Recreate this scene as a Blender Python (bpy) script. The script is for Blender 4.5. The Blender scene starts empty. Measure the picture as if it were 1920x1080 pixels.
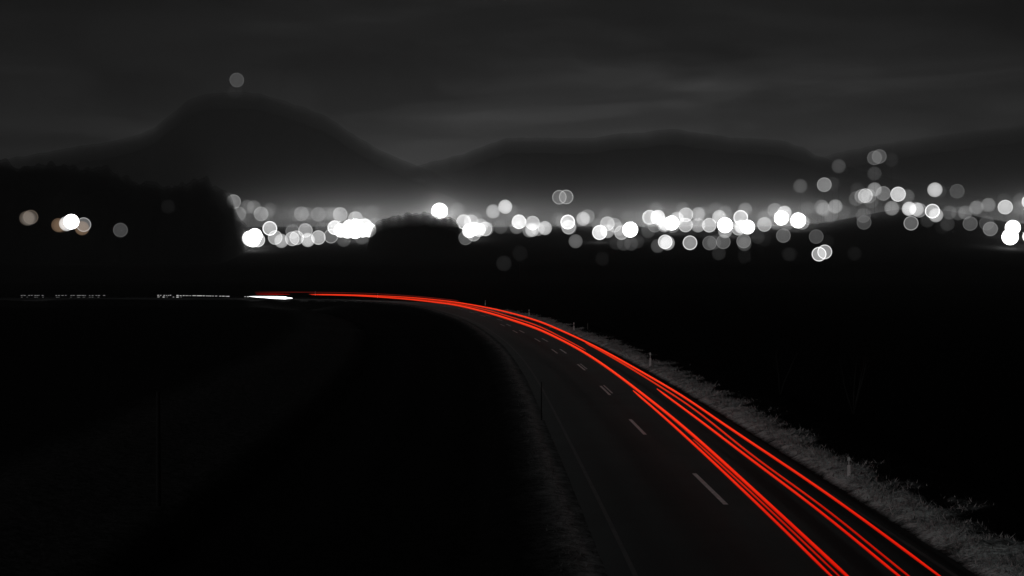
import bpy, bmesh, math, random
from mathutils import Vector, noise
sc = bpy.context.scene
C = sc.collection
R = random.Random(7)
# ------------------------------------------------------------------ camera, world, light, exposure
CAM = Vector((0.0, 0.0, 7.1)); FPX = 2667.0; YH = 500.0        # focal length and horizon row in 1920 px
PITCH = math.atan((540 - YH) / FPX)
cd = bpy.data.cameras.new('camera'); cd.lens = 50.0; cd.sensor_width = 36.0
cd.clip_start = 0.5; cd.clip_end = 20000
cam = bpy.data.objects.new('camera', cd); C.objects.link(cam)
cam.location = CAM; cam.rotation_euler = (math.pi / 2 - PITCH, 0, 0)
sc.camera = cam
sc.view_settings.view_transform = 'Standard'; sc.view_settings.look = 'None'
sc.view_settings.exposure = 0; sc.view_settings.gamma = 1
sc.cycles.use_denoising = True
sc.cycles.transparent_max_bounces = 128
sc.cycles.max_bounces = 5; sc.cycles.diffuse_bounces = 2; sc.cycles.volume_bounces = 1
sc.cycles.sample_clamp_indirect = 1.0

w = bpy.data.worlds.new("World"); sc.world = w; w.use_nodes = True
nt = w.node_tree; nt.nodes.clear()
def N(t, k, **kw):
    n = t.nodes.new(k)
    for a, b in kw.items(): setattr(n, a, b)
    return n
def math_(t, op, a, b=None, clamp=False):
    n = N(t, 'ShaderNodeMath', operation=op, use_clamp=clamp)
    for i, v in enumerate((a, b)):
        if v is None: continue
        if isinstance(v, (int, float)): n.inputs[i].default_value = v
        else: t.links.new(v, n.inputs[i])
    return n.outputs[0]
def ramp_(t, fac, stops, interp='LINEAR'):
    n = N(t, 'ShaderNodeValToRGB'); n.color_ramp.interpolation = interp
    e = n.color_ramp.elements
    while len(e) > 1: e.remove(e[0])
    for i, (p, v) in enumerate(stops):
        q = e[0] if i == 0 else e.new(p)
        q.position = p; q.color = (v, v, v, 1) if isinstance(v, (int, float)) else (*v, 1)
    t.links.new(fac, n.inputs[0]); return n.outputs[0]
def noise_(t, vec, scale, detail=3, rough=.5, dist=0.0):
    n = N(t, 'ShaderNodeTexNoise'); n.inputs['Scale'].default_value = scale
    n.inputs['Detail'].default_value = detail; n.inputs['Roughness'].default_value = rough
    n.inputs['Distortion'].default_value = dist
    if vec is not None: t.links.new(vec, n.inputs['Vector'])
    return n.outputs['Fac']
tc = N(nt, 'ShaderNodeTexCoord')
sx = N(nt, 'ShaderNodeSeparateXYZ'); nt.links.new(tc.outputs['Generated'], sx.inputs[0])
# elevation: bright over the lit valley, darker towards the zenith
grad0 = ramp_(nt, math_(nt, 'MULTIPLY', sx.outputs[2], 4.0), [(0, .030), (.28, .026), (.42, .0165), (.55, .0094), (.72, .0058), (1, .0055)])
az = ramp_(nt, math_(nt, 'ADD', math_(nt, 'MULTIPLY', sx.outputs[0], 1.0), .5), [(.1, .62), (.30, .78), (.435, 1.25), (.55, 1.05), (.66, 1.12), (.85, .8)])
grad_ = N(nt, 'ShaderNodeMix', data_type='RGBA', blend_type='MULTIPLY'); grad_.inputs[0].default_value = 1
nt.links.new(grad0, grad_.inputs[6]); nt.links.new(az, grad_.inputs[7]); grad = grad_.outputs[2]
cv = N(nt, 'ShaderNodeMapping'); cv.inputs['Scale'].default_value = (5.5, 1.0, 26); cv.inputs['Location'].default_value = (3.15, 0, 1.3)
nt.links.new(tc.outputs['Generated'], cv.inputs[0])
cl = ramp_(nt, noise_(nt, cv.outputs[0], 1.0, 3.5, .5, .5), [(.34, .5), (.48, .92), (.58, 1.22), (.7, 1.9)], 'EASE')
gr = N(nt, 'ShaderNodeMix', data_type='RGBA', blend_type='MULTIPLY'); gr.inputs[0].default_value = 1
nt.links.new(grad, gr.inputs[6]); nt.links.new(cl, gr.inputs[7])
def blob(x0, z0, wx, wz, amp, base):
    wob = math_(nt, 'MULTIPLY', math_(nt, 'SUBTRACT', noise_(nt, cv.outputs[0], 2.6, 4, .6), .5), .05)
    a = math_(nt, 'DIVIDE', math_(nt, 'SUBTRACT', sx.outputs[0], x0), wx); b2 = math_(nt, 'DIVIDE', math_(nt, 'ADD', math_(nt, 'SUBTRACT', sx.outputs[2], z0), wob), wz)
    q = math_(nt, 'ADD', math_(nt, 'MULTIPLY', a, a), math_(nt, 'MULTIPLY', b2, b2))
    return math_(nt, 'ADD', math_(nt, 'MULTIPLY', math_(nt, 'POWER', 2.718, math_(nt, 'MULTIPLY', q, -1.0)), amp), base)
f_ = math_(nt, 'MULTIPLY', blob(.115, .128, .075, .008, .85, 1), blob(-.04, .152, .12, .013, -.36, 1))
f_ = math_(nt, 'MULTIPLY', f_, blob(-.01, .185, .10, .007, .3, 1)); f_ = math_(nt, 'MULTIPLY', f_, blob(.24, .145, .1, .010, .25, 1)); f_ = math_(nt, 'MULTIPLY', f_, blob(.13, .150, .1, .007, -.3, 1))
bg = N(nt, 'ShaderNodeBackground'); bg.inputs[1].default_value = 1.0
vm_ = N(nt, 'ShaderNodeVectorMath', operation='SCALE'); nt.links.new(gr.outputs[2], vm_.inputs[0]); nt.links.new(f_, vm_.inputs['Scale'])
nt.links.new(vm_.outputs[0], bg.inputs[0])
wo = N(nt, 'ShaderNodeOutputWorld'); nt.links.new(bg.outputs[0], wo.inputs[0])

sd = bpy.data.lights.new('added_fill', 'SUN'); sd.energy = 0.31; sd.angle = math.radians(3)  # added fill light standing in for the passing headlights
so = bpy.data.objects.new('added_fill', sd); C.objects.link(so)
so.rotation_euler = Vector((0.8, 0.5, -0.38)).to_track_quat('-Z', 'Y').to_euler()

# ------------------------------------------------------------------ helpers
def world_pt(px, py, z=0.0, d=None):
    """direction of a measured row/column; on the plane z, or at depth d along +Y"""
    cx = (px - 960) / FPX; cy = (540 - py) / FPX
    cp, sp = math.cos(PITCH), math.sin(PITCH)
    v = Vector((cx, cp + cy * sp, -sp + cy * cp))
    t = (d / v.y) if d is not None else (z - CAM.z) / v.z
    return CAM + v * t
def tag(o, label=None, cat=None, group=None, kind=None):
    if label: o['label'] = label
    if cat: o['category'] = cat
    if group: o['group'] = group
    if kind: o['kind'] = kind
    return o
def mesh_obj(name, verts, faces, mat, parent=None, smooth=False):
    me = bpy.data.meshes.new(name); me.from_pydata(verts, [], faces); me.update()
    if smooth:
        for p in me.polygons: p.use_smooth = True
    if mat: me.materials.append(mat)
    o = bpy.data.objects.new(name, me); C.objects.link(o)
    if parent: o.parent = parent
    return o
def bm_obj(name, bm, mat, parent=None, smooth=False):
    me = bpy.data.meshes.new(name); bm.to_mesh(me); bm.free()
    if smooth:
        for p in me.polygons: p.use_smooth = True
    me.materials.append(mat)
    o = bpy.data.objects.new(name, me); C.objects.link(o)
    if parent: o.parent = parent
    return o
def empty(name, loc):
    o = bpy.data.objects.new(name, None); o.location = loc; C.objects.link(o); return o
def mat_new(name):
    m = bpy.data.materials.new(name); m.use_nodes = True
    t = m.node_tree; b = t.nodes['Principled BSDF']; return m, t, b
def grey_mat(name, lo, hi, scale=3.0, rough=.9, bump=0.0, spec=.2):
    m, t, b = mat_new(name)
    g = N(t, 'ShaderNodeNewGeometry')
    f = noise_(t, g.outputs['Position'], scale, 6, .62)
    t.links.new(ramp_(t, f, [(.3, lo), (.7, hi)]), b.inputs['Base Color'])
    b.inputs['Roughness'].default_value = rough; b.inputs['Specular IOR Level'].default_value = spec
    if bump:
        bp = N(t, 'ShaderNodeBump'); bp.inputs['Strength'].default_value = bump; bp.inputs['Distance'].default_value = .1
        t.links.new(f, bp.inputs['Height']); t.links.new(bp.outputs[0], b.inputs['Normal'])
    return m
def emit_mat(name, col, strength=1.0):
    m = bpy.data.materials.new(name); m.use_nodes = True; t = m.node_tree; t.nodes.clear()
    e = N(t, 'ShaderNodeEmission'); e.inputs[0].default_value = (*col, 1); e.inputs[1].default_value = strength
    o = N(t, 'ShaderNodeOutputMaterial'); t.links.new(e.outputs[0], o.inputs[0]); return m
def catmull(P, step=2.0):
    out = []
    P = [P[0] * 2 - P[1]] + list(P) + [P[-1] * 2 - P[-2]]
    for i in range(1, len(P) - 2):
        a, b, c, d = P[i - 1:i + 3]; n = max(1, int((c - b).length / step))
        for k in range(n):
            t = k / n
            out.append(.5 * ((2 * b) + (c - a) * t + (2 * a - 5 * b + 4 * c - d) * t * t + (3 * b - a - 3 * c + d) * t ** 3))
    out.append(P[-2].copy()); return out
def smooth(P, it=10):
    for _ in range(it):
        P = [P[0]] + [(P[i - 1] + P[i] * 2 + P[i + 1]) / 4 for i in range(1, len(P) - 1)] + [P[-1]]
    return P

# ------------------------------------------------------------------ the curve of the road (metres)
RC = [(7.3, -30), (6.9, 0), (6.45, 30), (6.16, 45.6), (5.77, 63.1), (5.36, 81.6), (4.76, 100.7), (3.9, 119.4), (2.79, 137.7),
      (1.34, 155.8), (-.2, 173.7), (-2.0, 190), (-4.05, 205.8), (-6.36, 220.2), (-9.3, 239), (-12.6, 256), (-17.5, 273),
      (-26, 292), (-40, 307), (-58, 315.5), (-85, 316.5), (-110, 313), (-170, 298), (-260, 260)]
ctr = smooth(catmull([Vector((x, y, 0)) for x, y in RC], 2.0), 30)
nrm = []
for i in range(len(ctr)):
    t = (ctr[min(i + 1, len(ctr) - 1)] - ctr[max(i - 1, 0)]).normalized()
    nrm.append(Vector((t.y, -t.x, 0)))                       # points to the right side of the road
arc = [0.0]
for i in range(1, len(ctr)): arc.append(arc[-1] + (ctr[i] - ctr[i - 1]).length)
def road_off(x, y):
    """signed distance to the centre of the road, + on the right"""
    best = 1e18; bi = 0
    for i in range(0, len(ctr), 4):
        q = (ctr[i].x - x) ** 2 + (ctr[i].y - y) ** 2
        if q < best: best = q; bi = i
    for i in range(max(0, bi - 4), min(len(ctr), bi + 5)):
        q = (ctr[i].x - x) ** 2 + (ctr[i].y - y) ** 2
        if q < best: best = q; bi = i
    s = (x - ctr[bi].x) * nrm[bi].x + (y - ctr[bi].y) * nrm[bi].y
    d = math.sqrt(best); return math.copysign(d, s), bi
def at(s, off, z=0.0):
    lo, hi = 0, len(arc) - 1
    while hi - lo > 1:
        m = (lo + hi) // 2
        if arc[m] <= s: lo = m
        else: hi = m
    f = (s - arc[lo]) / (arc[hi] - arc[lo])
    p = ctr[lo].lerp(ctr[hi], f) + nrm[lo].lerp(nrm[hi], f) * off
    return Vector((p.x, p.y, z))
WL, WR = -4.2, 4.3                                           # asphalt edges
def lerp_tab(t, x):
    if x <= t[0][0]: return t[0][1]
    for (a, u), (b, v) in zip(t, t[1:]):
        if x <= b:
            k = (x - a) / (b - a); k = k * k * (3 - 2 * k); return u + (v - u) * k
    return t[-1][1]
def terrain(x, y, off=None):
    if off is None: off = road_off(x, y)[0] if y < 420 and abs(x) < 300 else 60
    near = lerp_tab([(-46, -.6), (-30, -.9), (-26, -1.0), (-19, -1.7), (-17, -2.4), (-15, -2.0), (-11, -1.4), (-7.5, -.9), (-6, -.1), (-5.0, .02),
                     (-4.4, -.05), (-4.0, -.12), (4.0, -.12), (4.6, -.04), (9, -.3), (11, -1.3), (16, -2.2), (40, -2.0)], off)
    far = 0.0
    if y > 380: far = lerp_tab([(380, 0), (545, 1.5), (620, 8), (880, 32), (1000, 36), (1400, 27), (2200, 10), (9000, 0)], y)
    az = x / max(y, 1.0)
    if y > 500: far += 12 * math.exp(-((az - .285) / .055) ** 2) * lerp_tab([(500, 0), (720, .15), (900, 1), (1300, 1), (1900, 0)], y)
    if abs(off) > 6:
        near += .35 * noise.noise(Vector((x * .05, y * .05, 3))) + .08 * noise.noise(Vector((x * .4, y * .4, 9)))
    k = max(0.0, min(1.0, (y - 330) / 120)); near = near * (1 - k) - .5 * k
    return near + far

# ------------------------------------------------------------------ ground
gm, t, b = mat_new('ground')
at_ = N(t, 'ShaderNodeAttribute', attribute_name='road_offset')
g = N(t, 'ShaderNodeNewGeometry')
nz = noise_(t, g.outputs['Position'], .35, 6, .65); nz2 = noise_(t, g.outputs['Position'], 2.6, 6, .7)
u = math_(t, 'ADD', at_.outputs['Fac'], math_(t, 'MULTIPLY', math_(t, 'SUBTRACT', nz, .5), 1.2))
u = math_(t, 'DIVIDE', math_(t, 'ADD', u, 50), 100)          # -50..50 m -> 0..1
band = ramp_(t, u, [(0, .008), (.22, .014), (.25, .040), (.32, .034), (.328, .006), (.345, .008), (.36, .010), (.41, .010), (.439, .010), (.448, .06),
                    (.453, .24), (.458, .10), (.53, .03), (.545, .05), (.60, .02), (.63, .004), (1, .003)])  # pale strips beside the asphalt paint headlight spill on the grass
mix = N(t, 'ShaderNodeMix', data_type='RGBA', blend_type='MULTIPLY'); mix.inputs[0].default_value = 1
t.links.new(band, mix.inputs[6]); t.links.new(ramp_(t, nz2, [(.3, .35), (.72, 1.5)]), mix.inputs[7])
t.links.new(mix.outputs[2], b.inputs['Base Color']); b.inputs['Roughness'].default_value = 1; b.inputs['Specular IOR Level'].default_value = 0
bp = N(t, 'ShaderNodeBump'); bp.inputs['Strength'].default_value = .8; bp.inputs['Distance'].default_value = .3
t.links.new(nz2, bp.inputs['Height']); t.links.new(bp.outputs[0], b.inputs['Normal'])
ys = []; y = -60.0
while y < 9000:
    ys.append(y); y += 2.0 if y < 130 else (3.0 if y < 340 else max(6.0, y * .02))
us = []; uu = -1.0
NX = 260
verts, faces, offs = [], [], []
for y in ys:
    half = 75 + max(y, 0) * .62
    for i in range(NX + 1):
        q = i / NX * 2 - 1
        x = half * (q * .45 + .55 * q ** 3) + (6 if y < 200 else 0)
        off = road_off(x, y)[0] if (y < 420 and abs(x) < 300) else 60.0
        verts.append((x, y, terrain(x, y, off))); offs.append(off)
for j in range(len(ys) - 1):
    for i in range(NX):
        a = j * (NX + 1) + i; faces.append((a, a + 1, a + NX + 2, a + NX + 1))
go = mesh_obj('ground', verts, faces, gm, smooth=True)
la = go.data.attributes.new('road_offset', 'FLOAT', 'POINT'); la.data.foreach_set('value', offs)
tag(go, kind='structure')

# ------------------------------------------------------------------ road
def strip(name, o0, o1, z, mat, s0, s1, step=2.0, cols=1, parent=None):
    v, f = [], []; n = max(1, int((s1 - s0) / step))
    for k in range(n + 1):
        s = s0 + (s1 - s0) * k / n
        for c in range(cols + 1): v.append(tuple(at(s, o0 + (o1 - o0) * c / cols, z)))
    for k in range(n):
        for c in range(cols):
            a = k * (cols + 1) + c; f.append((a, a + 1, a + cols + 2, a + cols + 1))
    return mesh_obj(name, v, f, mat, parent), v
am, t, b = mat_new('asphalt')
g = N(t, 'ShaderNodeNewGeometry'); ao = N(t, 'ShaderNodeAttribute', attribute_name='road_offset')
n1 = noise_(t, g.outputs['Position'], 14, 5, .7); n2 = noise_(t, g.outputs['Position'], .22, 4, .6)
u = math_(t, 'DIVIDE', math_(t, 'ADD', ao.outputs['Fac'], 5), 10)
lane_tone = ramp_(t, u, [(0, .5), (.06, 1.1), (.15, .85), (.22, .65), (.33, .9), (.42, .65), (.48, 1.1), (.53, 1.35), (.6, 1.2), (.645, 1.05), (.70, 1.15), (.735, 1.6), (.76, 1.0), (.82, .8), (.92, .8), (1, .6)])  # brightness varies in strips across the lanes
mx = N(t, 'ShaderNodeMix', data_type='RGBA', blend_type='MULTIPLY'); mx.inputs[0].default_value = 1
t.links.new(ramp_(t, n1, [(.3, (.022, .027, .027)), (.7, (.042, .050, .050))]), mx.inputs[6]); t.links.new(lane_tone, mx.inputs[7])
mx2 = N(t, 'ShaderNodeMix', data_type='RGBA', blend_type='MULTIPLY'); mx2.inputs[0].default_value = 1
t.links.new(mx.outputs[2], mx2.inputs[6]); t.links.new(ramp_(t, n2, [(.3, .75), (.7, 1.2)]), mx2.inputs[7])
t.links.new(mx2.outputs[2], b.inputs['Base Color']); b.inputs['Roughness'].default_value = .8; b.inputs['Specular IOR Level'].default_value = .15
S1 = arc[-1] - 5
road, rv = strip('road', WL, WR, 0.0, am, 1, S1, 1.5, 10)
la = road.data.attributes.new('road_offset', 'FLOAT', 'POINT')
la.data.foreach_set('value', [WL + (WR - WL) * (i % 11) / 10 for i in range(len(rv))]); tag(road, kind='structure')
pm = grey_mat('worn_white_paint', .5, .95, 5, .7)
pm2 = grey_mat('faded_paint', .05, .10, 1.2, .8)
# dashed centre line (each dash measured): column, row of its middle; the distant ones are a pair of thin lines
DASH = [(1320, 915, 6.4, 0), (1204, 800, 6.0, 0), (1135, 732, 6.0, 1), (1086, 688.5, 6.0, 1), (1047, 658.6, 6.0, 2), (1014, 637.5, 6, 2), (983, 621.7, 6, 2),
        (957, 609.5, 6, 2), (932, 599.8, 6, 2), (907.5, 592, 6, 2), (883, 585.8, 6, 2), (858.6, 579.5, 6, 2), (834.6, 573.9, 6, 2)]
mv, mf = [], []
def add_mark(s, L, o0, o1, z=.004):
    n = 4; base = len(mv)
    for k in range(n + 1):
        q = s - L / 2 + L * k / n
        mv.append(tuple(at(q, o0, z))); mv.append(tuple(at(q, o1, z)))
    for k in range(n):
        a = base + 2 * k; mf.append((a, a + 1, a + 3, a + 2))
for px, py, L, kind in DASH:
    p = world_pt(px, py); off, i = road_off(p.x, p.y); s = arc[i] + (p - ctr[i]).dot(Vector((-nrm[i].y, nrm[i].x, 0)))
    L = L * 1.0
    if kind == 0: add_mark(s, L, off - .075, off + .075)
    elif kind == 1: add_mark(s, L, off - .2, off - .06); add_mark(s + .8, L * .9, off + .06, off + .15)
    else:
        add_mark(s, L, off - .42, off - .30); add_mark(s, L, off + .30, off + .44)
for s in (23, 5): add_mark(s, 8.5, -.075, .075)
lm = mesh_obj('lane_markings', mv, mf, pm); tag(lm, kind='structure')
el, _ = strip('edge_line', -3.62, -3.5, .004, pm2, 2, 330); tag(el, kind='structure')
el2, _ = strip('edge_line', 3.72, 3.84, .004, pm2, 2, 330); tag(el2, kind='structure')

# ------------------------------------------------------------------ verges, headlight glow painted into their pale tone
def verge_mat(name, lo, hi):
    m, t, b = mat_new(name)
    g = N(t, 'ShaderNodeNewGeometry'); a = N(t, 'ShaderNodeAttribute', attribute_name='headlit_tone')
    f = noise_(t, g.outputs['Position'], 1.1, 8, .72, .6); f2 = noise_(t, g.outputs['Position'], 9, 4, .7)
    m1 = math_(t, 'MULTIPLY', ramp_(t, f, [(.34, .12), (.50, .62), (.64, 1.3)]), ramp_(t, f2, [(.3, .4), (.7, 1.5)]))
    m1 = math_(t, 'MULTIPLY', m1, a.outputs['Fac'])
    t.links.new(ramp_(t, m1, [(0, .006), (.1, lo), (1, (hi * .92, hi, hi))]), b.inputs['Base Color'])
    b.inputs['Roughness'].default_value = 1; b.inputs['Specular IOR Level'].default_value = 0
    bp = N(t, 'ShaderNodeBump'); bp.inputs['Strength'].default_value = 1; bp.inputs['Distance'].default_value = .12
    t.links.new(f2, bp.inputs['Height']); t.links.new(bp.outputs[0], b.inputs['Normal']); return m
vm = verge_mat('headlit_grass', .02, .70)
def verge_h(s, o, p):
    """height and painted headlight glow of the right-hand bank"""
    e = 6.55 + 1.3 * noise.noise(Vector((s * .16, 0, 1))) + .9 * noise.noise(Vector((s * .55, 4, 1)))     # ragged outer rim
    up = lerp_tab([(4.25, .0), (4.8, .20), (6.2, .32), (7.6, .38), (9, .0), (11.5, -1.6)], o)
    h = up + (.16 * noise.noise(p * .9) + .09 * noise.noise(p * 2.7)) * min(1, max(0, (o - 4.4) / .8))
    fr = lerp_tab([(4.3, .15), (4.55, 1.3), (5.0, 1.7), (5.5, .85), (6.4, .6)], o) * max(0.0, min(1.0, (e - o) / .9)) * lerp_tab([(235, 1), (300, .12)], s)  # tone peaks beside the asphalt and fades far off, as headlight spill would
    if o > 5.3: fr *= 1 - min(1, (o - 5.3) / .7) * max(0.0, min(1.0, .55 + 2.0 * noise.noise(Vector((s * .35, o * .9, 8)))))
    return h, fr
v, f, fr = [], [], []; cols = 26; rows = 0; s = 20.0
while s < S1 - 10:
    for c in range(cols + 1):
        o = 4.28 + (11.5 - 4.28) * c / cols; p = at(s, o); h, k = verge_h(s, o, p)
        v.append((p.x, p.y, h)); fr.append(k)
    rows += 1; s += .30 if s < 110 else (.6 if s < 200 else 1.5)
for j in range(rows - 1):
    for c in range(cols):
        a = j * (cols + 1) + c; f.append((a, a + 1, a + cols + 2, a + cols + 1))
vo = mesh_obj('verge', v, f, vm, smooth=True); la = vo.data.attributes.new('headlit_tone', 'FLOAT', 'POINT'); la.data.foreach_set('value', fr)
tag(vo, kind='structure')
# blades and weeds on the bank: ground cover nobody could count
bm_ = grey_mat('headlit_blades', .12, .5, 1.3, 1.0, 0, 0)
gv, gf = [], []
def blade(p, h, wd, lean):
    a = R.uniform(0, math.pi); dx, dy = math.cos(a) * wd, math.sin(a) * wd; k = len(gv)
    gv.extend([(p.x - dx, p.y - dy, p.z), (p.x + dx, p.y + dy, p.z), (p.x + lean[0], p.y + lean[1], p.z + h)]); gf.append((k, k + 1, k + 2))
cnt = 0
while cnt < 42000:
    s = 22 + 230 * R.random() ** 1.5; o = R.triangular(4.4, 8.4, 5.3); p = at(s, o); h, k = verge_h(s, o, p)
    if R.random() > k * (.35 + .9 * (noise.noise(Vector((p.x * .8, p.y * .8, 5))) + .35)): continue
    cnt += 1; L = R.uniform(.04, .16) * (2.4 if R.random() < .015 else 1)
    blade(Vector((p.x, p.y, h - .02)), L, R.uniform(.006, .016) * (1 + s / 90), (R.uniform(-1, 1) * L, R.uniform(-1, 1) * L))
gs = mesh_obj('grass', gv, gf, bm_); tag(gs, 'grass and weeds with painted headlight glow on the pale bank right of the road', 'grass', kind='stuff')
gv, gf = [], []
cnt = 0
while cnt < 3500:
    s = 22 + 200 * R.random() ** 1.4; o = R.triangular(-5.4, -4.35, -4.8); p = at(s, o)
    cnt += 1; L = R.uniform(.03, .11)
    blade(Vector((p.x, p.y, terrain(p.x, p.y, o) - .02)), L, R.uniform(.006, .014) * (1 + s / 90), (R.uniform(-1, 1) * L, R.uniform(-1, 1) * L))
gs = mesh_obj('grass', gv, gf, grey_mat('dull_blades', .04, .16, 1.3, 1.0, 0, 0)); tag(gs, 'low dull grass along the left edge of the road', 'grass', kind='stuff')

# ------------------------------------------------------------------ light trails of the traffic
def tube(name, pts, rad, mat, parent=None, flat=1.0, sides=8, dome=False):
    v, f = [], []
    for i, p in enumerate(pts):
        tt = (pts[min(i + 1, len(pts) - 1)] - pts[max(i - 1, 0)]).normalized()
        n = Vector((tt.y, -tt.x, 0)).normalized(); u = n.cross(tt); r = rad(p) if callable(rad) else rad
        if u.z < 0: u = -u
        k = min(1.0, i / 3 + .35, (len(pts) - 1 - i) / 3 + .35)
        for q in range(sides):
            if dome:                                            # glowing arch; dark underside added to keep red spill off the road
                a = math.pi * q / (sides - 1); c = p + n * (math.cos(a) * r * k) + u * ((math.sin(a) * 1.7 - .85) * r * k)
            else:
                a = 2 * math.pi * q / sides; c = p + n * (math.cos(a) * r * k) + u * (math.sin(a) * r * flat * k)
            v.append(tuple(c))
    for i in range(len(pts) - 1):
        for q in range(sides):
            a = i * sides + q; b = i * sides + (q + 1) % sides; f.append((a, b, b + sides, a + sides))
    f.append(tuple(range(sides))[::-1]); f.append(tuple((len(pts) - 1) * sides + q for q in range(sides)))
    o = mesh_obj(name, v, f, mat, parent, not dome)
    if dome:
        o.data.materials.append(dark_m); o.data.materials.append(edge_of(mat))
        for k, p in enumerate(o.data.polygons):
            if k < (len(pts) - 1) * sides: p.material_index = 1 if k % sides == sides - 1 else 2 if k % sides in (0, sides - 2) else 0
    return o
EDGE = {}
def edge_of(m):                                                 # the lamp's rim glows a deeper red
    if m.name not in EDGE:
        c = m.copy(); c.name = m.name + '_rim'; e = [q for q in c.node_tree.nodes if q.type == 'EMISSION'][0]; e.inputs[1].default_value = .5; EDGE[m.name] = c
    return EDGE[m.name]
dark_m = grey_mat('spill_shield', .01, .02, 3, .9, 0, 0)
def rrad(base, far=.11):
    k = base / .058
    return lambda p: k * lerp_tab([(25, .030), (60, .047), (110, .068), (165, .08 + far * .2), (230, .09 + far * .2), (330, .09)], p.y)
RED = lambda n, s: emit_mat(n, (1.0 * s, .036 * s * s, .008 * s), 1.0)
def red(name, k):
    m = emit_mat(name, (1, .05, .015)); t = m.node_tree; e = [q for q in t.nodes if q.type == 'EMISSION'][0]
    sp = N(t, 'ShaderNodeSeparateXYZ'); t.links.new(N(t, 'ShaderNodeNewGeometry').outputs['Position'], sp.inputs[0])
    t.links.new(ramp_(t, math_(t, 'ADD', math_(t, 'DIVIDE', sp.outputs[1], 100), math_(t, 'MULTIPLY', math_(t, 'SUBTRACT', noise_(t, N(t, 'ShaderNodeNewGeometry').outputs['Position'], .22, 4, .7), .5), .25)), [(.28, (.70 * k, .010 * k, .003 * k)), (.5, (.9 * k, .028 * k, .008 * k)), (.75, (1.05 * k, .044 * k, .013 * k))]), e.inputs[0]); return m
r_hot, r_mid, r_dim, r_faint = red('red_lamp_bright', 1.0), red('red_lamp', .68), emit_mat('red_lamp_dim', (.5, .004, .002)), emit_mat('red_lamp_faint', (.10, .008, .006))
TR = [
 ('bright red tail light trail nearest the pale right verge', r_hot, .058, .11, [(1845,1142),(1759,1080),(1698,1031),(1614,969),(1503,892),(1420,837),(1347,788),(1278,741),(1194,692),(1121,652),(1060,623),(1007.5,601.5),(960,587.5),(914,577),(860,567.5),(820,562.5),(761,557.2),(685,553.6),(640,552.3),(607,551.9),(580,551.8)]),
 ('thick red tail light trail nearest the dashed centre line', r_hot, .07, .12, [(1656,1142),(1589,1080),(1505,1002),(1420,924),(1350,860),(1269,789),(1189,726),(1139,689),(1098,662),(1056,639),(1007.5,616.4),(960,600),(914,586),(860,573),(820,567.2),(761,560.8),(685,555.4),(640,553.6),(607,552.9),(584,552.6)]),
 ('red tail light trail starting mid road on the inner edge of the thick one', r_hot, .055, .10, [(1622,1142),(1560,1080),(1490,1012),(1420,944),(1331,860),(1258,793),(1220,760),(1187,732)]),
 ('darker red tail light trail squeezed between the two inner bright ones', r_mid, .04, .04, [(1638,1142),(1573,1080),(1495,1004),(1420,934),(1340,860),(1300,824)]),
 ('thinner red tail light trail in mid lane that branches off the outer one', r_mid, .045, .05, [(1782,1142),(1700,1080),(1559,960.5),(1419,860.5),(1306,770),(1232,721),(1170,683),(1121,655),(1098,643)]),
 ('red tail light trail starting abruptly in mid lane beside the thinner one', r_hot, .055, .06, [(1762,1142),(1684,1080),(1559,974),(1408,861),(1319,793),(1270,757),(1232,729)]),
 ('broad dark red tail light trail that ends at a point on the far curve', r_mid, .03, .24, [(1098,656.5),(1060,636),(1007.5,610.5),(960,595),(914,581.5),(860,570.3),(820,564.8),(761,559),(685,554.5),(640,553)]),
 ('faint upper red tail light trail where the road vanishes on the left', r_faint, .06, .06, [(860,564),(800,557.6),(760,554.2),(700,550.7),(640,548.8),(576,547.8),(540,547.8),(478,548)]),
 ('short red tail light trail above the white headlight streak', r_dim, .06, .10, [(543,551.9),(520,551.6),(500,551.4),(480,551.4)]),
]
for lab, m, r0, r1, pts in TR:
    P = [world_pt(x, y, .8) if x > 470 else world_pt(x, y, .8) for x, y in pts]
    if lab.startswith('faint'): P = [world_pt(x, y, 1.25) for x, y in pts]
    P = smooth(catmull(P, 1.5), 8)
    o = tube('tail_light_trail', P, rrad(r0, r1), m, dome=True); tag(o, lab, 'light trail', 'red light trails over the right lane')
white = emit_mat('white_headlamp', (1, 1, 1), 3.0)
def hl(p): return .05
P = catmull([world_pt(x, y, .65) for x, y in [(466, 555.9), (472, 556.1), (485, 556.6), (505, 557.4), (530, 558.4), (548, 559.2)]], 1.0)
n = len(P)
o = tube('headlight_trail', P, lambda p: .05 + .24 * max(0, min(1, (p.x - P[0].x) / (P[-1].x - P[0].x) * 1.6)) * (1 if p.x < P[-1].x - 1.6 else .55), white, flat=.9)
tag(o, 'solid white headlight streak on the far bend at the left', 'light trail')
# the beam of the oncoming lamp, low over the road
bl = bpy.data.lights.new('headlight_beam', 'SPOT'); bl.energy = 900; bl.spot_size = math.radians(70); bl.spot_blend = 1; bl.shadow_soft_size = .2
bo = bpy.data.objects.new('headlight_beam', bl); C.objects.link(bo); bo.parent = o
bo.location = P[-1] + Vector((.6, -.3, .1)); bo.rotation_euler = Vector((1, -.35, -.12)).to_track_quat('-Z', 'Y').to_euler()
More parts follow.
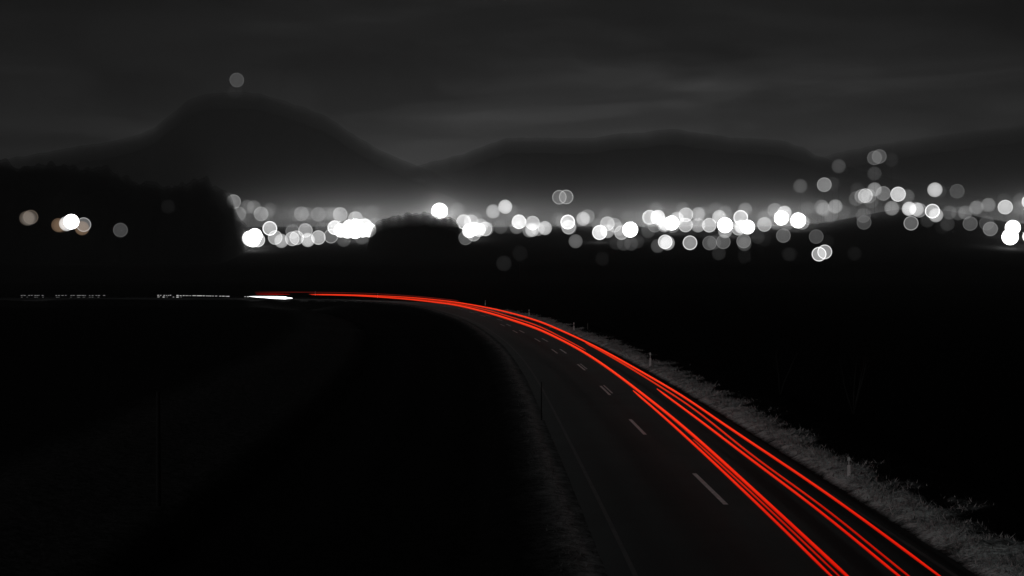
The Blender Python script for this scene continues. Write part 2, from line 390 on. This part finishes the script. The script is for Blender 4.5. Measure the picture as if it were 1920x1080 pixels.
# dotted part: lamps seen through gaps, as small glowing beads in two rows
def beads(name, lab, spans, z_rows, mat, size):
    mid = world_pt((spans[0][0] + spans[-1][1]) / 2, spans[0][2], .65); r = empty(name, mid)
    for (x0, x1, y0, wd) in spans:
        v = []; p0, p1 = world_pt(x0, y0, .65) - mid, world_pt(x1, y0, .65) - mid; q = wd * .55
        for p in (p0, p1):
            for dz, dy in ((-q, -q), (-q, q), (q, q), (q, -q)): v.append((p.x, p.y + dy, p.z + dz))
        mesh_obj('light_dash', v, [(0, 1, 2, 3), (7, 6, 5, 4), (0, 4, 5, 1), (1, 5, 6, 2), (2, 6, 7, 3), (3, 7, 4, 0)], mat, r)
    return tag(r, lab, 'light trail', 'dotted headlight trails')
up, dn = [], []
for a, b_ in [(39,42),(44,48),(53,56),(58,61),(64.5,67.5),(68.5,71),(72,74),(78,81.5),(104,107),(109,112),(115,119),(122,124.5),(132,134.5),(136,140),(144,152),(153,158),(159,161),(167,169),(172,175),(179,181.5),(183,187.5),(193,197)]:
    up.append((a, b_, 553.9, .085))
for a, b_ in [(39.5,42),(50,52),(64,67.5),(69,71),(79,82),(105,108),(109.5,111.5),(132,134),(144.5,150),(155,159),(167,169.5),(172,175),(183,186)]: dn.append((a, b_, 557.2, .08))
w1 = emit_mat('headlamp_beads_dim', (.22, .22, .22), 1); w2 = emit_mat('headlamp_beads', (.5, .5, .5), 1)
beads('headlight_trail', 'dim upper row of white headlight dots at the far left edge', up, 0, w1, 0)
beads('headlight_trail', 'dim lower row of white headlight dots at the far left edge', dn, 0, emit_mat('headlamp_beads_faint', (.13, .13, .13), 1), 0)
up = [(295,298,553.6,.1),(300,302.5,553.7,.09),(306.5,309,553.8,.1),(311,313,553.9,.08),(315,317,554,.09),(318.5,320.5,553.6,.12),(331,334.5,553.9,.16),(337,340,554.2,.12),(343,345.5,554.2,.14),(348,350.5,554.4,.1),(351.5,353,554.2,.1),(355.5,358,554.4,.09),
      (361,367,554.3,.12),(369,379,554.5,.13),(380.5,383.5,554.6,.14),(386,389,554.8,.1),(390,392,554.8,.1),(393,396,554.9,.11),(398,400.5,555,.1),(403.5,407,555,.1),(411,415,555.2,.1),(416.5,421,555.3,.11),(423,425,555.5,.11),(426,430,555.6,.13),(458,461,556.2,.08),(463,467,556.3,.14)]
beads('headlight_trail', 'brighter chain of white headlight dashes left of the solid streak', up, 0, w2, 0)
dn = [(295,299.5,556.8,.07),(305,308.5,557,.13),(313,314,557,.07),(324,326,557,.08),(331,335,557,.15),(339,340.5,557,.06)]
beads('headlight_trail', 'few white headlight dots below the bright chain on the left', dn, 0, w2, 0)

# ------------------------------------------------------------------ roadside posts
pw, pb, prf = grey_mat('post_plastic', .75, .88, 8, .6), grey_mat('post_black_band', .02, .04, 8, .6), grey_mat('reflector_plate', .6, .8, 5, .4)
def prism(bm, w0, w1, dpt, z0, z1, slant=0.0):
    vs = []
    for z, ww in ((z0, w0), (z1, w1)):
        for a, b_ in ((-1, -1), (1, -1), (.55, 1), (-.55, 1)):
            vs.append(bm.verts.new((a * ww, b_ * dpt, z + (slant if (z == z1 and b_ > 0) else 0))))
    for q in range(4): bm.faces.new((vs[q], vs[(q + 1) % 4], vs[4 + (q + 1) % 4], vs[4 + q]))
    bm.faces.new(vs[:4][::-1]); bm.faces.new(vs[4:])
def make_post():
    r = empty('delineator_post', (0, 0, 0))
    bm = bmesh.new(); prism(bm, .075, .06, .05, -.15, .54); bm_obj('shaft', bm, pw, r)
    bm = bmesh.new(); prism(bm, .062, .058, .052, .54, .72); k = bm_obj('band', bm, pb, r)
    bm = bmesh.new()
    vs = [bm.verts.new(q) for q in ((-.025, -.058, .55), (.025, -.058, .55), (.025, -.058, .71), (-.025, -.058, .71), (-.025, -.052, .55), (.025, -.052, .55), (.025, -.052, .71), (-.025, -.052, .71))]
    for q in ((0, 1, 2, 3), (0, 4, 5, 1), (1, 5, 6, 2), (2, 6, 7, 3), (3, 7, 4, 0)): bm.faces.new([vs[i] for i in q])
    bm_obj('reflector', bm, prf, k)
    bm = bmesh.new(); prism(bm, .06, .055, .05, .72, .84, .04); bm_obj('cap', bm, pw, r)
    return r
def copy_tree(o, parent=None):
    c = o.copy(); C.objects.link(c)
    if parent: c.parent = parent
    for ch in list(o.children): copy_tree(ch, c)
    return c
POSTS = [(1591, 887, 'nearest white delineator post on the pale bank, with a pale tuft at its foot'), (1219, 684, 'white delineator post, second nearest along the right bank'), (1076, 619, 'white delineator post, third along the curving right bank'),
         (992, 593, 'white delineator post, fourth along the bank where trails begin to merge'), (910, 573.5, 'small white delineator post standing behind the merging red trails'), (834, 562, 'tiny white delineator post above the merged red band, fifth from vanishing'),
         (708, 556, 'tiny white delineator post poking over the thin far red band'), (591, 551.5, 'last white delineator post where the red band begins to fade')]
proto = make_post()
for i, (px, py, lab) in enumerate(POSTS):
    p = world_pt(px, py, .3); off, k = road_off(p.x, p.y)
    o = proto if i == 0 else copy_tree(proto)
    h, _ = verge_h(arc[k], off, p) if 4.28 < off < 11.5 else (0.1, 0)
    o.location = (p.x, p.y, h - .02); tag(o, lab, 'roadside post', 'delineator posts along the right bank')
    o.scale = (1, 1, 1.1) if i else (.85, .85, .74)
# snow sticks
stick = grey_mat('wooden_stick', .008, .02, 5, .9); stick2 = grey_mat('pale_stick', .25, .4, 5, .9)
def cone_bm(r0, r1, h, seg=8, lean=(0, 0)):
    bm = bmesh.new(); lv = []
    for k in range(5):
        f = k / 4; rr = r0 + (r1 - r0) * f
        lv.append([bm.verts.new((math.cos(2 * math.pi * q / seg) * rr + lean[0] * f, math.sin(2 * math.pi * q / seg) * rr + lean[1] * f, h * f)) for q in range(seg)])
    for a, b_ in zip(lv, lv[1:]):
        for q in range(seg): bm.faces.new((a[q], a[(q + 1) % seg], b_[(q + 1) % seg], b_[q]))
    bm.faces.new(lv[0][::-1]); bm.faces.new(lv[-1]); return bm
for px, py, h, r, m, lab in [(1015, 786, 1.75, .03, stick, 'dark thin snow stick on the left edge of the road'), (1102, 624, .75, .025, stick2, 'short pale snow stick on the bank behind the third post'),
                          (297, 862, 2.5, .09, stick, 'thick dark wooden post in the field at the left')]:
    z = .0
    p = world_pt(px, py, z)
    zz = terrain(p.x, p.y); o = bm_obj('snow_stick' if r < .05 else 'wooden_post', cone_bm(r, r * .8, h - zz + .1), m); o.location = (p.x, p.y, zz - .1 if px != 1102 else .25)
    tag(o, lab, 'snow stick' if r < .05 else 'post')

# ------------------------------------------------------------------ bare bushes in the dark field
bark = grey_mat('bark', .012, .03, 6, .9)
def bush(px, py, lab, h, n):
    p = world_pt(px, py, -2.0); r = empty('bare_bush', (p.x, p.y, terrain(p.x, p.y)))
    tag(r, lab, 'bush', 'bare bushes in the dark field')
    for i in range(n):
        a = R.uniform(0, 6.28); ln = R.uniform(.15, .5) * h
        pts = [Vector((0, 0, -.1))]; d = Vector((math.cos(a) * ln / h, math.sin(a) * ln / h, 1)).normalized()
        for k in range(7): d = (d + Vector((R.uniform(-.1, .1), R.uniform(-.1, .1), .02))).normalized(); pts.append(pts[-1] + d * h / 7)
        st = tube('stem', pts, lambda q: max(.008, .05 * (1 - q.z / h * .85)), bark, r, sides=5)
        for k in range(3, 7):
            q = pts[k]; e = Vector((R.uniform(-1, 1), R.uniform(-1, 1), .9)).normalized()
            tube('twig', [q, q + e * .35 * h / 2.5, q + e * .6 * h / 2.5 + Vector((0, 0, .15))], .009, bark, st, sides=4)
bush(1463, 742, 'slim bare bush with two pale stems in the dark field right of the road', 3.4, 2)
bush(1600, 775, 'wider bare bush with spreading stems in the dark field at the right', 3.8, 5)

# ------------------------------------------------------------------ woods: leaf clusters that thin out upwards
# ------------------------------------------------------------------ mountains with misty forest on top
P1 = [(-260,345),(-120,325),(0,310),(60,299),(130,286),(200,276),(260,262),(285,250),(305,236),(330,215),(352,197),(375,187),(400,184),(440,181),(470,182),(500,189),(540,200),(570,211),(600,221),(625,235),(660,259),(700,284),(740,303),(775,317),(820,335),(900,380),(1000,430)]
P2 = [(560,430),(640,380),(720,340),(780,320),(820,310),(860,300),(900,286),(935,271),(970,266),(1050,268),(1120,267),(1150,260),(1200,258),(1240,252),(1268,250),(1300,256),(1350,264),(1400,268),(1460,271),(1495,280),(1530,299),(1600,325),(1700,350),(1850,380),(2000,400)]
P3 = [(1300,365),(1420,330),(1530,306),(1600,290),(1680,276),(1760,264),(1840,254),(1920,245),(2020,236),(2150,240),(2300,280)]
mtm = grey_mat('mountain_forest', .006, .016, .01, 1, 0, 0)
def canopy_mat(alpha):
    m, t, b = mat_new('misty_treetops'); t.nodes.remove(b)
    d = N(t, 'ShaderNodeBsdfDiffuse'); d.inputs[0].default_value = (.01, .01, .01, 1)
    tr = N(t, 'ShaderNodeBsdfTransparent'); mx = N(t, 'ShaderNodeMixShader'); mx.inputs[0].default_value = alpha
    t.links.new(tr.outputs[0], mx.inputs[1]); t.links.new(d.outputs[0], mx.inputs[2])
    t.links.new(mx.outputs[0], [q for q in t.nodes if q.type == 'OUTPUT_MATERIAL'][0].inputs[0]); return m
cm = canopy_mat(.17)
def mountain(prof, y0, depth, lab, soft):
    xs = []
    a, b_ = prof[0][0], prof[-1][0]; n = int((b_ - a) / 6)
    rows = 22; rowt = [-1 + 2 * i / rows for i in range(rows + 1)]
    def H(px):
        for (u, p), (w_, q) in zip(prof, prof[1:]):
            if u <= px <= w_:
                return p + (q - p) * (px - u) / (w_ - u)
        return prof[-1][1]
    hs = [H(a + (b_ - a) * i / n) for i in range(n + 1)]
    for _ in range(3): hs = [hs[0]] + [(hs[i-1] + 2*hs[i] + hs[i+1]) / 4 for i in range(1, n)] + [hs[-1]]
    def sheet(dz, shell):
        v, f = [], []
        for i in range(n + 1):
            px = a + (b_ - a) * i / n; p = world_pt(px, hs[i] , d=y0)
            top = max(6.0, p.z + 2.2 * noise.noise(Vector((px * .05, 7, y0))) * (y0 / 2000))
            for tt in rowt:
                fall = (1 - abs(tt) ** 1.25) if abs(tt) < 1 else 0
                wob = top * .10 * noise.noise(Vector((px * .012, tt * 2.2, 1.7 + y0))) * min(1, abs(tt) * 4) * fall
                z = top * fall + wob + dz * (1 if fall > 0 else 0) - (0 if not shell else 0)
                x = p.x * (1 + tt * depth / y0 * .6)
                v.append((x, y0 + tt * depth, z - 1))
        m = rows + 1
        for i in range(n):
            for j in range(rows): f.append((i * m + j, (i + 1) * m + j, (i + 1) * m + j + 1, i * m + j + 1))
        return v, f
    v, f = sheet(-soft * .66, False)
    o = mesh_obj('mountain', v, f, mtm, smooth=True); tag(o, kind='structure')
    V, F = [], []
    for k in range(1, 8):
        v, f = sheet(-soft * .66 + soft * k / 7, True); b0 = len(V); V += v; F += [tuple(q + b0 for q in t_) for t_ in f]
    o = mesh_obj('forest', V, F, cm, smooth=True); tag(o, lab, 'forest', kind='stuff')
mountain(P1, 2000, 420, 'misty forest covering the tall domed mountain', 23)
mountain(P2, 2500, 420, 'misty forest covering the long low ridge in the middle', 27)
mountain(P3, 3900, 500, 'misty forest covering the faint distant ridge at the right', 46)

# woods: uneven crowns whose outer twigs thin out into the night
woodm = grey_mat('night_foliage', .003, .008, .2, 1, 0, 0); wcm = canopy_mat(.20); wcm.node_tree.nodes['Diffuse BSDF'].inputs[0].default_value = (.005, .005, .005, 1)
def wood(name, lab, y0, depth, prof, soft, lump, tree):
    a, b_ = prof[0][0], prof[-1][0]; step = 3; n = int((b_ - a) / step); rows = 16
    def H(px):
        for (u, p), (w_, q) in zip(prof, prof[1:]):
            if u <= px <= w_: return p + (q - p) * (px - u) / (w_ - u)
        return prof[-1][1]
    def sheet(dz):
        v, f = [], []
        for i in range(n + 1):
            px = a + (b_ - a) * i / n; p = world_pt(px, H(px), d=y0)
            end = max(0.0, min(1.0, (px - a) / 9 if a > 0 else 1, (b_ - px) / 9))
            for j in range(rows + 1):
                tt = -1 + 2 * j / rows; y = y0 + tt * depth; base = terrain(p.x, y, 60)
                fall = 1 - abs(tt) ** 3
                cr = noise.cell(Vector((p.x / tree, y / tree, 3))) * .5
                crown = lump * (noise.noise(Vector((p.x / tree, y / tree, 5))) + .6 * noise.noise(Vector((p.x / tree * 2.3, y / tree * 2.3, 9))))
                z = base - .5 + max(0.0, p.z - base + crown + dz) * fall * end ** .6
                v.append((p.x, y, z))
        m = rows + 1
        for i in range(n):
            for j in range(rows): f.append((i * m + j, (i + 1) * m + j, (i + 1) * m + j + 1, i * m + j + 1))
        return v, f
    v, f = sheet(-soft * .6); V, F = [], []
    o = mesh_obj(name, v, f, woodm, smooth=True)
    nf = len(f); V += v; F += f
    for k in range(1, 8):
        v, f = sheet(-soft * .6 + soft * 1.5 * k / 7); b0 = len(V); V += v; F += [tuple(q + b0 for q in t_) for t_ in f]
    o.data.clear_geometry(); o.data.from_pydata(V, [], F); o.data.update(); o.data.materials.append(wcm)
    for k, p in enumerate(o.data.polygons): p.use_smooth = True; p.material_index = 0 if k < nf else 1
    tag(o, lab, 'wood', kind='stuff')
wood('woodland', 'black wood on the left edge in front of the mountain', 700, 50, [(-200, 322), (-60, 334), (0, 338), (60, 344), (140, 349), (196, 354), (218, 370), (270, 382), (328, 380), (352, 371), (376, 366), (394, 372), (408, 387), (420, 405), (436, 424), (450, 440)], 8.0, 8.0, 10)
wood('woodland', 'dark low wood between the two clusters of town lights', 745, 26, [(694, 442), (708, 434), (722, 423), (740, 417), (770, 418), (800, 415), (828, 417), (844, 422), (858, 434), (868, 444)], 4.5, 2.6, 7)

# ------------------------------------------------------------------ the lamps of the town, as oversized globes shaped like blur discs
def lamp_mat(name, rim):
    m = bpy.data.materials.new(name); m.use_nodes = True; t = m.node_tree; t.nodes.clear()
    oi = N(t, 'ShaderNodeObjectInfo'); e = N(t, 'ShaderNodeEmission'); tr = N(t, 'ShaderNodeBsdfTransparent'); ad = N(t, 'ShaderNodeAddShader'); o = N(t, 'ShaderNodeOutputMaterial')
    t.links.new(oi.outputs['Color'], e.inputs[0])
    lw = N(t, 'ShaderNodeLayerWeight'); lw.inputs[0].default_value = .5       # edge-on brightening imitates the rim of an out-of-focus disc
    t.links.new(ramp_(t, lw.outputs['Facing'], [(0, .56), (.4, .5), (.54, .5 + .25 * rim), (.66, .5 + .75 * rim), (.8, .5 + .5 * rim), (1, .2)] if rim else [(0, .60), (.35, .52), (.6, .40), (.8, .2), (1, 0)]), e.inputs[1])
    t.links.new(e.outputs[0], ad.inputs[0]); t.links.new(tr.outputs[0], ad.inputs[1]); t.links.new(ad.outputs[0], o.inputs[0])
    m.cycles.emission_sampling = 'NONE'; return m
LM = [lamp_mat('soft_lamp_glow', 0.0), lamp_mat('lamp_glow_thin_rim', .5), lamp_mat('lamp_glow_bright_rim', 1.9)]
mastm = grey_mat('lamp_mast', .001, .002, 3, .9, 0, 0)
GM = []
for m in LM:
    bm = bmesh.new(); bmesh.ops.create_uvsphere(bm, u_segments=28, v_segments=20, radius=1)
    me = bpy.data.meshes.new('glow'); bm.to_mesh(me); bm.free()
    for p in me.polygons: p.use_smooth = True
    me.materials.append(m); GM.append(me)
bm = cone_bm(.05, .03, 1.0, 6); mast_me = bpy.data.meshes.new('mast'); bm.to_mesh(mast_me); bm.free(); mast_me.materials.append(mastm)
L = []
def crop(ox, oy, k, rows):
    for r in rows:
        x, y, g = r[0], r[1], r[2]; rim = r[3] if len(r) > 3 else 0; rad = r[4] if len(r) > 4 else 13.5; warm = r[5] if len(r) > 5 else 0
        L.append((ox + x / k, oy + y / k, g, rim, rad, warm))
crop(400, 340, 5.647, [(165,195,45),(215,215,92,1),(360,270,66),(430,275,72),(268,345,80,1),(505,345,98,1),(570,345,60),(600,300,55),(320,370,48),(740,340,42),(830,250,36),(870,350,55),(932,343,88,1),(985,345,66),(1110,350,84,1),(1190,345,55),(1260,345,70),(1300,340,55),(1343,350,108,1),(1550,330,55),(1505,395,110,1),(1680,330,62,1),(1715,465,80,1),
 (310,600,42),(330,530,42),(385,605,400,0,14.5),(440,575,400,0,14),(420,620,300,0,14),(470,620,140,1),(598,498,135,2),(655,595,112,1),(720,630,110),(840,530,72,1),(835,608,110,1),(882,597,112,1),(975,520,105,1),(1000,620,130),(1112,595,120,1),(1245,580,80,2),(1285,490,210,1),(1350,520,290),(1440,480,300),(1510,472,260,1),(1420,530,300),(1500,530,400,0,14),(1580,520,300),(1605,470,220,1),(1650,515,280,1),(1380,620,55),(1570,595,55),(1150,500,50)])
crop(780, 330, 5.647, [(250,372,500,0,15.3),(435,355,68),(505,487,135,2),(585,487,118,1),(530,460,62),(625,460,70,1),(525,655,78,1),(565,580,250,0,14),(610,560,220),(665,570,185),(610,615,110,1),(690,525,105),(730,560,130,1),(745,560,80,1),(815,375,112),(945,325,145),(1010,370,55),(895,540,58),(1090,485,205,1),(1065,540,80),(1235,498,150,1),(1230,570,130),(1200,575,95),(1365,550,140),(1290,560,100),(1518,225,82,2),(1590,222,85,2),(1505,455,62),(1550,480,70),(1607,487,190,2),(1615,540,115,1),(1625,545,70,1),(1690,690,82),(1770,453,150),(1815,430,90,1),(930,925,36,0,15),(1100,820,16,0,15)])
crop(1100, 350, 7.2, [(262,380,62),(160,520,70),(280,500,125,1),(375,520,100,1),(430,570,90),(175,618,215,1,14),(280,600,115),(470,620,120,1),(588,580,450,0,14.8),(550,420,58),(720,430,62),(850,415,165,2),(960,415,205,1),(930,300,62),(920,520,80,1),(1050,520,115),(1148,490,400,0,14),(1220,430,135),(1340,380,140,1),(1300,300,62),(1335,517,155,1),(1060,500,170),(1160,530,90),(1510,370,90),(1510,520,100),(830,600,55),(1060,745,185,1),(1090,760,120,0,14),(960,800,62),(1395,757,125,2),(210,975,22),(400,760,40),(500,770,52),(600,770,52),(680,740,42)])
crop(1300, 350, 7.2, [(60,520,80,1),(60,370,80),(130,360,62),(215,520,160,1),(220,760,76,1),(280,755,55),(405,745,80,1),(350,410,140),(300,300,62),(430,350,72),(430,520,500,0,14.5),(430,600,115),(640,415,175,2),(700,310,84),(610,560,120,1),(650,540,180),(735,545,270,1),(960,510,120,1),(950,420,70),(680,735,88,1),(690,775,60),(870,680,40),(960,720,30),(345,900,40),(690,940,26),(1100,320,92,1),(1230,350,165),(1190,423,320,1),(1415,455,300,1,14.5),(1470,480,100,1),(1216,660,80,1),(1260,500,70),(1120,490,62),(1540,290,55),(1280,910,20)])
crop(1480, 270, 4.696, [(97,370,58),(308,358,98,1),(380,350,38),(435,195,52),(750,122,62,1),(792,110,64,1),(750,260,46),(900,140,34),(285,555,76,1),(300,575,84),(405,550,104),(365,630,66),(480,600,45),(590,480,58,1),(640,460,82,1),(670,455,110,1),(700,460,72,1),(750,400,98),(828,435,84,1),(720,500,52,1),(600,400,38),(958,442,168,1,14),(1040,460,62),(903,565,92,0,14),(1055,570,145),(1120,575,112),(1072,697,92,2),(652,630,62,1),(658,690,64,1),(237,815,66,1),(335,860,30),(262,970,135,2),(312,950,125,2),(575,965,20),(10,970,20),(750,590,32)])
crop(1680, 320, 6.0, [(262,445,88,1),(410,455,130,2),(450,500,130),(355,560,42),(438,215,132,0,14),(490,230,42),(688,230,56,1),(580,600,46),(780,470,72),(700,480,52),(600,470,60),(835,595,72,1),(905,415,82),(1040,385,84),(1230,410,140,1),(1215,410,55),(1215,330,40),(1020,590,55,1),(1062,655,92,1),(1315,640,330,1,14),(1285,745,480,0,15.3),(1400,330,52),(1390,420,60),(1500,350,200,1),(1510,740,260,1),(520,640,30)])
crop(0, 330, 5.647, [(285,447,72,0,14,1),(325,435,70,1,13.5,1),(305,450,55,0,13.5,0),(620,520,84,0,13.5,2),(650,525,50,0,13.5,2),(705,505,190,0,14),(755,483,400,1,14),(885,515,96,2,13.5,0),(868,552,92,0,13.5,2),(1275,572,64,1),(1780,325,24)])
def lin(g):
    g = g / 255
    return ((g + .055) / 1.055) ** 2.4 if g <= 1.05 else g ** 2.4
def area_of(x, y):
    if x < 340: return 'before the left wood'
    if x < 740: return ('in the upper' if y < 412 else 'in the lower') + ' string below the domed mountain'
    if x < 970: return 'right of the dark low wood'
    if x < 1130: return 'under the middle ridge'
    if x < 1320: return 'in the centre-right cluster' if y < 442 else 'on the fringe below the centre-right cluster'
    if x < 1530: return 'in the dense right cluster' if y < 442 else 'on the fringe below the dense right cluster'
    if x < 1720: return ('on the dark hill' if y > 335 else 'high above the dark hill') if y < 442 else 'alone below the dark hill'
    return 'at the far right edge'
def tone(g): return 'barely visible' if g < 45 else 'faint grey' if g < 72 else 'pale grey' if g < 112 else 'whitish' if g < 180 else 'bright white' if g < 290 else 'blazing white'
ORD = 'leftmost second third fourth fifth sixth seventh eighth ninth tenth eleventh twelfth thirteenth fourteenth fifteenth sixteenth seventeenth eighteenth nineteenth twentieth'.split()
buck = {}
for q in L:
    rim = ('soft', 'thin-rimmed', 'sharp-rimmed')[q[3]]; wm = ('', 'beige ', 'orange-brown ')[q[5]]
    buck.setdefault((f"{tone(q[2])} {wm}{rim} lamp", area_of(q[0], q[1])), []).append(q)
label_of = {}
for (key, ar), qs in buck.items():
    qs.sort()
    for i, q in enumerate(qs):
        label_of[q] = f"{key} {ar}" if len(qs) == 1 else f"{ORD[min(i, 19)]}{' from left' if i else ''}, {key} {ar}"
    if len(qs) > 1:
        pass
def place(px, py, rad):
    """distance at which the lamp stands on a mast above the slope"""
    if px < 345: d = 630.0
    else:
        d = None; dd = 560.0
        while dd < 1150:
            p = world_pt(px, py, d=dd); r = rad / FPX * dd
            if p.z - r < terrain(p.x, p.y, 60) + 2.0: d = dd; break
            dd += 6
        if d is None: d = 900.0
        if py > 470: d = 560.0
    return d
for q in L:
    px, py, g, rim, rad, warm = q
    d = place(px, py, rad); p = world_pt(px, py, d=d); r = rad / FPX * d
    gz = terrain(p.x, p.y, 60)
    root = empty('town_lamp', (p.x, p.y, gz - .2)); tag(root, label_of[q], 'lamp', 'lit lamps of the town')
    o = bpy.data.objects.new('blur_disc_globe', GM[rim]); C.objects.link(o); o.parent = root; o.location = (0, 0, p.z - gz + .2); o.scale = (r, r, r)
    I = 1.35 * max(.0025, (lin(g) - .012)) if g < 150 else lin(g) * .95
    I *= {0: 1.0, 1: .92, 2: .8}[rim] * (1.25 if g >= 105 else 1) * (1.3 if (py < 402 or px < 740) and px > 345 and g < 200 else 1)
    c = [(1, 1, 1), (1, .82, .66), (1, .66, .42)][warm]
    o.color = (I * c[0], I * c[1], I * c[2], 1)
    if p.z - gz - r > .3:
        ms = bpy.data.objects.new('mast', mast_me); C.objects.link(ms); ms.parent = root; ms.scale = (1, 1, max(.3, p.z - gz - r))
    if g >= 200:
        pl = bpy.data.lights.new('bulb', 'POINT'); pl.energy = (20000 if px > 345 else 1500) * (g / 300) ; pl.shadow_soft_size = r * .5
        po = bpy.data.objects.new('bulb', pl); C.objects.link(po); po.parent = root; po.location = o.location
# beacon mast on the summit
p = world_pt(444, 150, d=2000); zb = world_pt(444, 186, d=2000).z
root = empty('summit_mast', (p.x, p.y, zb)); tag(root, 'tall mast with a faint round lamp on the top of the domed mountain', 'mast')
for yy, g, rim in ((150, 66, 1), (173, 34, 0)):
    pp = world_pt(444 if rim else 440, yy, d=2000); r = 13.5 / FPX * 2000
    o = bpy.data.objects.new('blur_disc_globe', GM[rim]); C.objects.link(o); o.parent = root; o.location = (pp.x - p.x, 0, pp.z - zb); o.scale = (r, r, r)
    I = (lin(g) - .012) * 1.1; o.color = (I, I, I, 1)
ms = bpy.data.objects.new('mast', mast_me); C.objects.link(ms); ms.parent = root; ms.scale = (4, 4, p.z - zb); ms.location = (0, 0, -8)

# ------------------------------------------------------------------ haze over the valley
hm = bpy.data.materials.new('haze'); hm.use_nodes = True; t = hm.node_tree; t.nodes.clear()
pv = N(t, 'ShaderNodeVolumePrincipled'); pv.inputs['Color'].default_value = (.95, .95, .95, 1); pv.inputs['Density'].default_value = 0.65e-4
pv.inputs['Anisotropy'].default_value = 0.0
t.links.new(pv.outputs[0], N(t, 'ShaderNodeOutputMaterial').inputs['Volume'])
bm = bmesh.new(); bmesh.ops.create_cube(bm, size=1)
hz = bm_obj('haze', bm, hm); hz.scale = (12500, 9300, 420 + 20); hz.location = (0, 4450, 200)
tag(hz, 'thin night haze over the valley', 'haze', kind='stuff')

# mist lying over the town, lit by its lamps
mm = bpy.data.materials.new('town_mist'); mm.use_nodes = True; t = mm.node_tree; t.nodes.clear()
pv = N(t, 'ShaderNodeVolumePrincipled'); pv.inputs['Color'].default_value = (.97, .97, .97, 1)
sp = N(t, 'ShaderNodeSeparateXYZ'); t.links.new(N(t, 'ShaderNodeNewGeometry').outputs['Position'], sp.inputs[0])
def smooth_(v, a, b):
    n = N(t, 'ShaderNodeMapRange', interpolation_type='SMOOTHSTEP'); n.inputs['From Min'].default_value = a; n.inputs['From Max'].default_value = b
    t.links.new(v, n.inputs['Value']); return n.outputs[0]
hgt = math_(t, 'POWER', 2.718, math_(t, 'DIVIDE', math_(t, 'SUBTRACT', 42, sp.outputs[2]), 7.5))       # settles towards the ground
hgt = math_(t, 'MINIMUM', hgt, 1.3)
den = math_(t, 'MULTIPLY', hgt, 4.6e-3)
for a, b, ax in ((-225, -140, 0), (770, 960, 1), (1350, 1180, 1), (640, 560, 0), (92, 70, 2)): den = math_(t, 'MULTIPLY', den, smooth_(sp.outputs[ax], a, b))
t.links.new(den, pv.inputs['Density'])
t.links.new(pv.outputs[0], N(t, 'ShaderNodeOutputMaterial').inputs['Volume'])
bm = bmesh.new(); bmesh.ops.create_cube(bm, size=1)
mo = bm_obj('mist', bm, mm); mo.scale = (880, 600, 96); mo.location = (210, 1060, 46)
tag(mo, 'pale mist lying over the lit town', 'mist', kind='stuff')
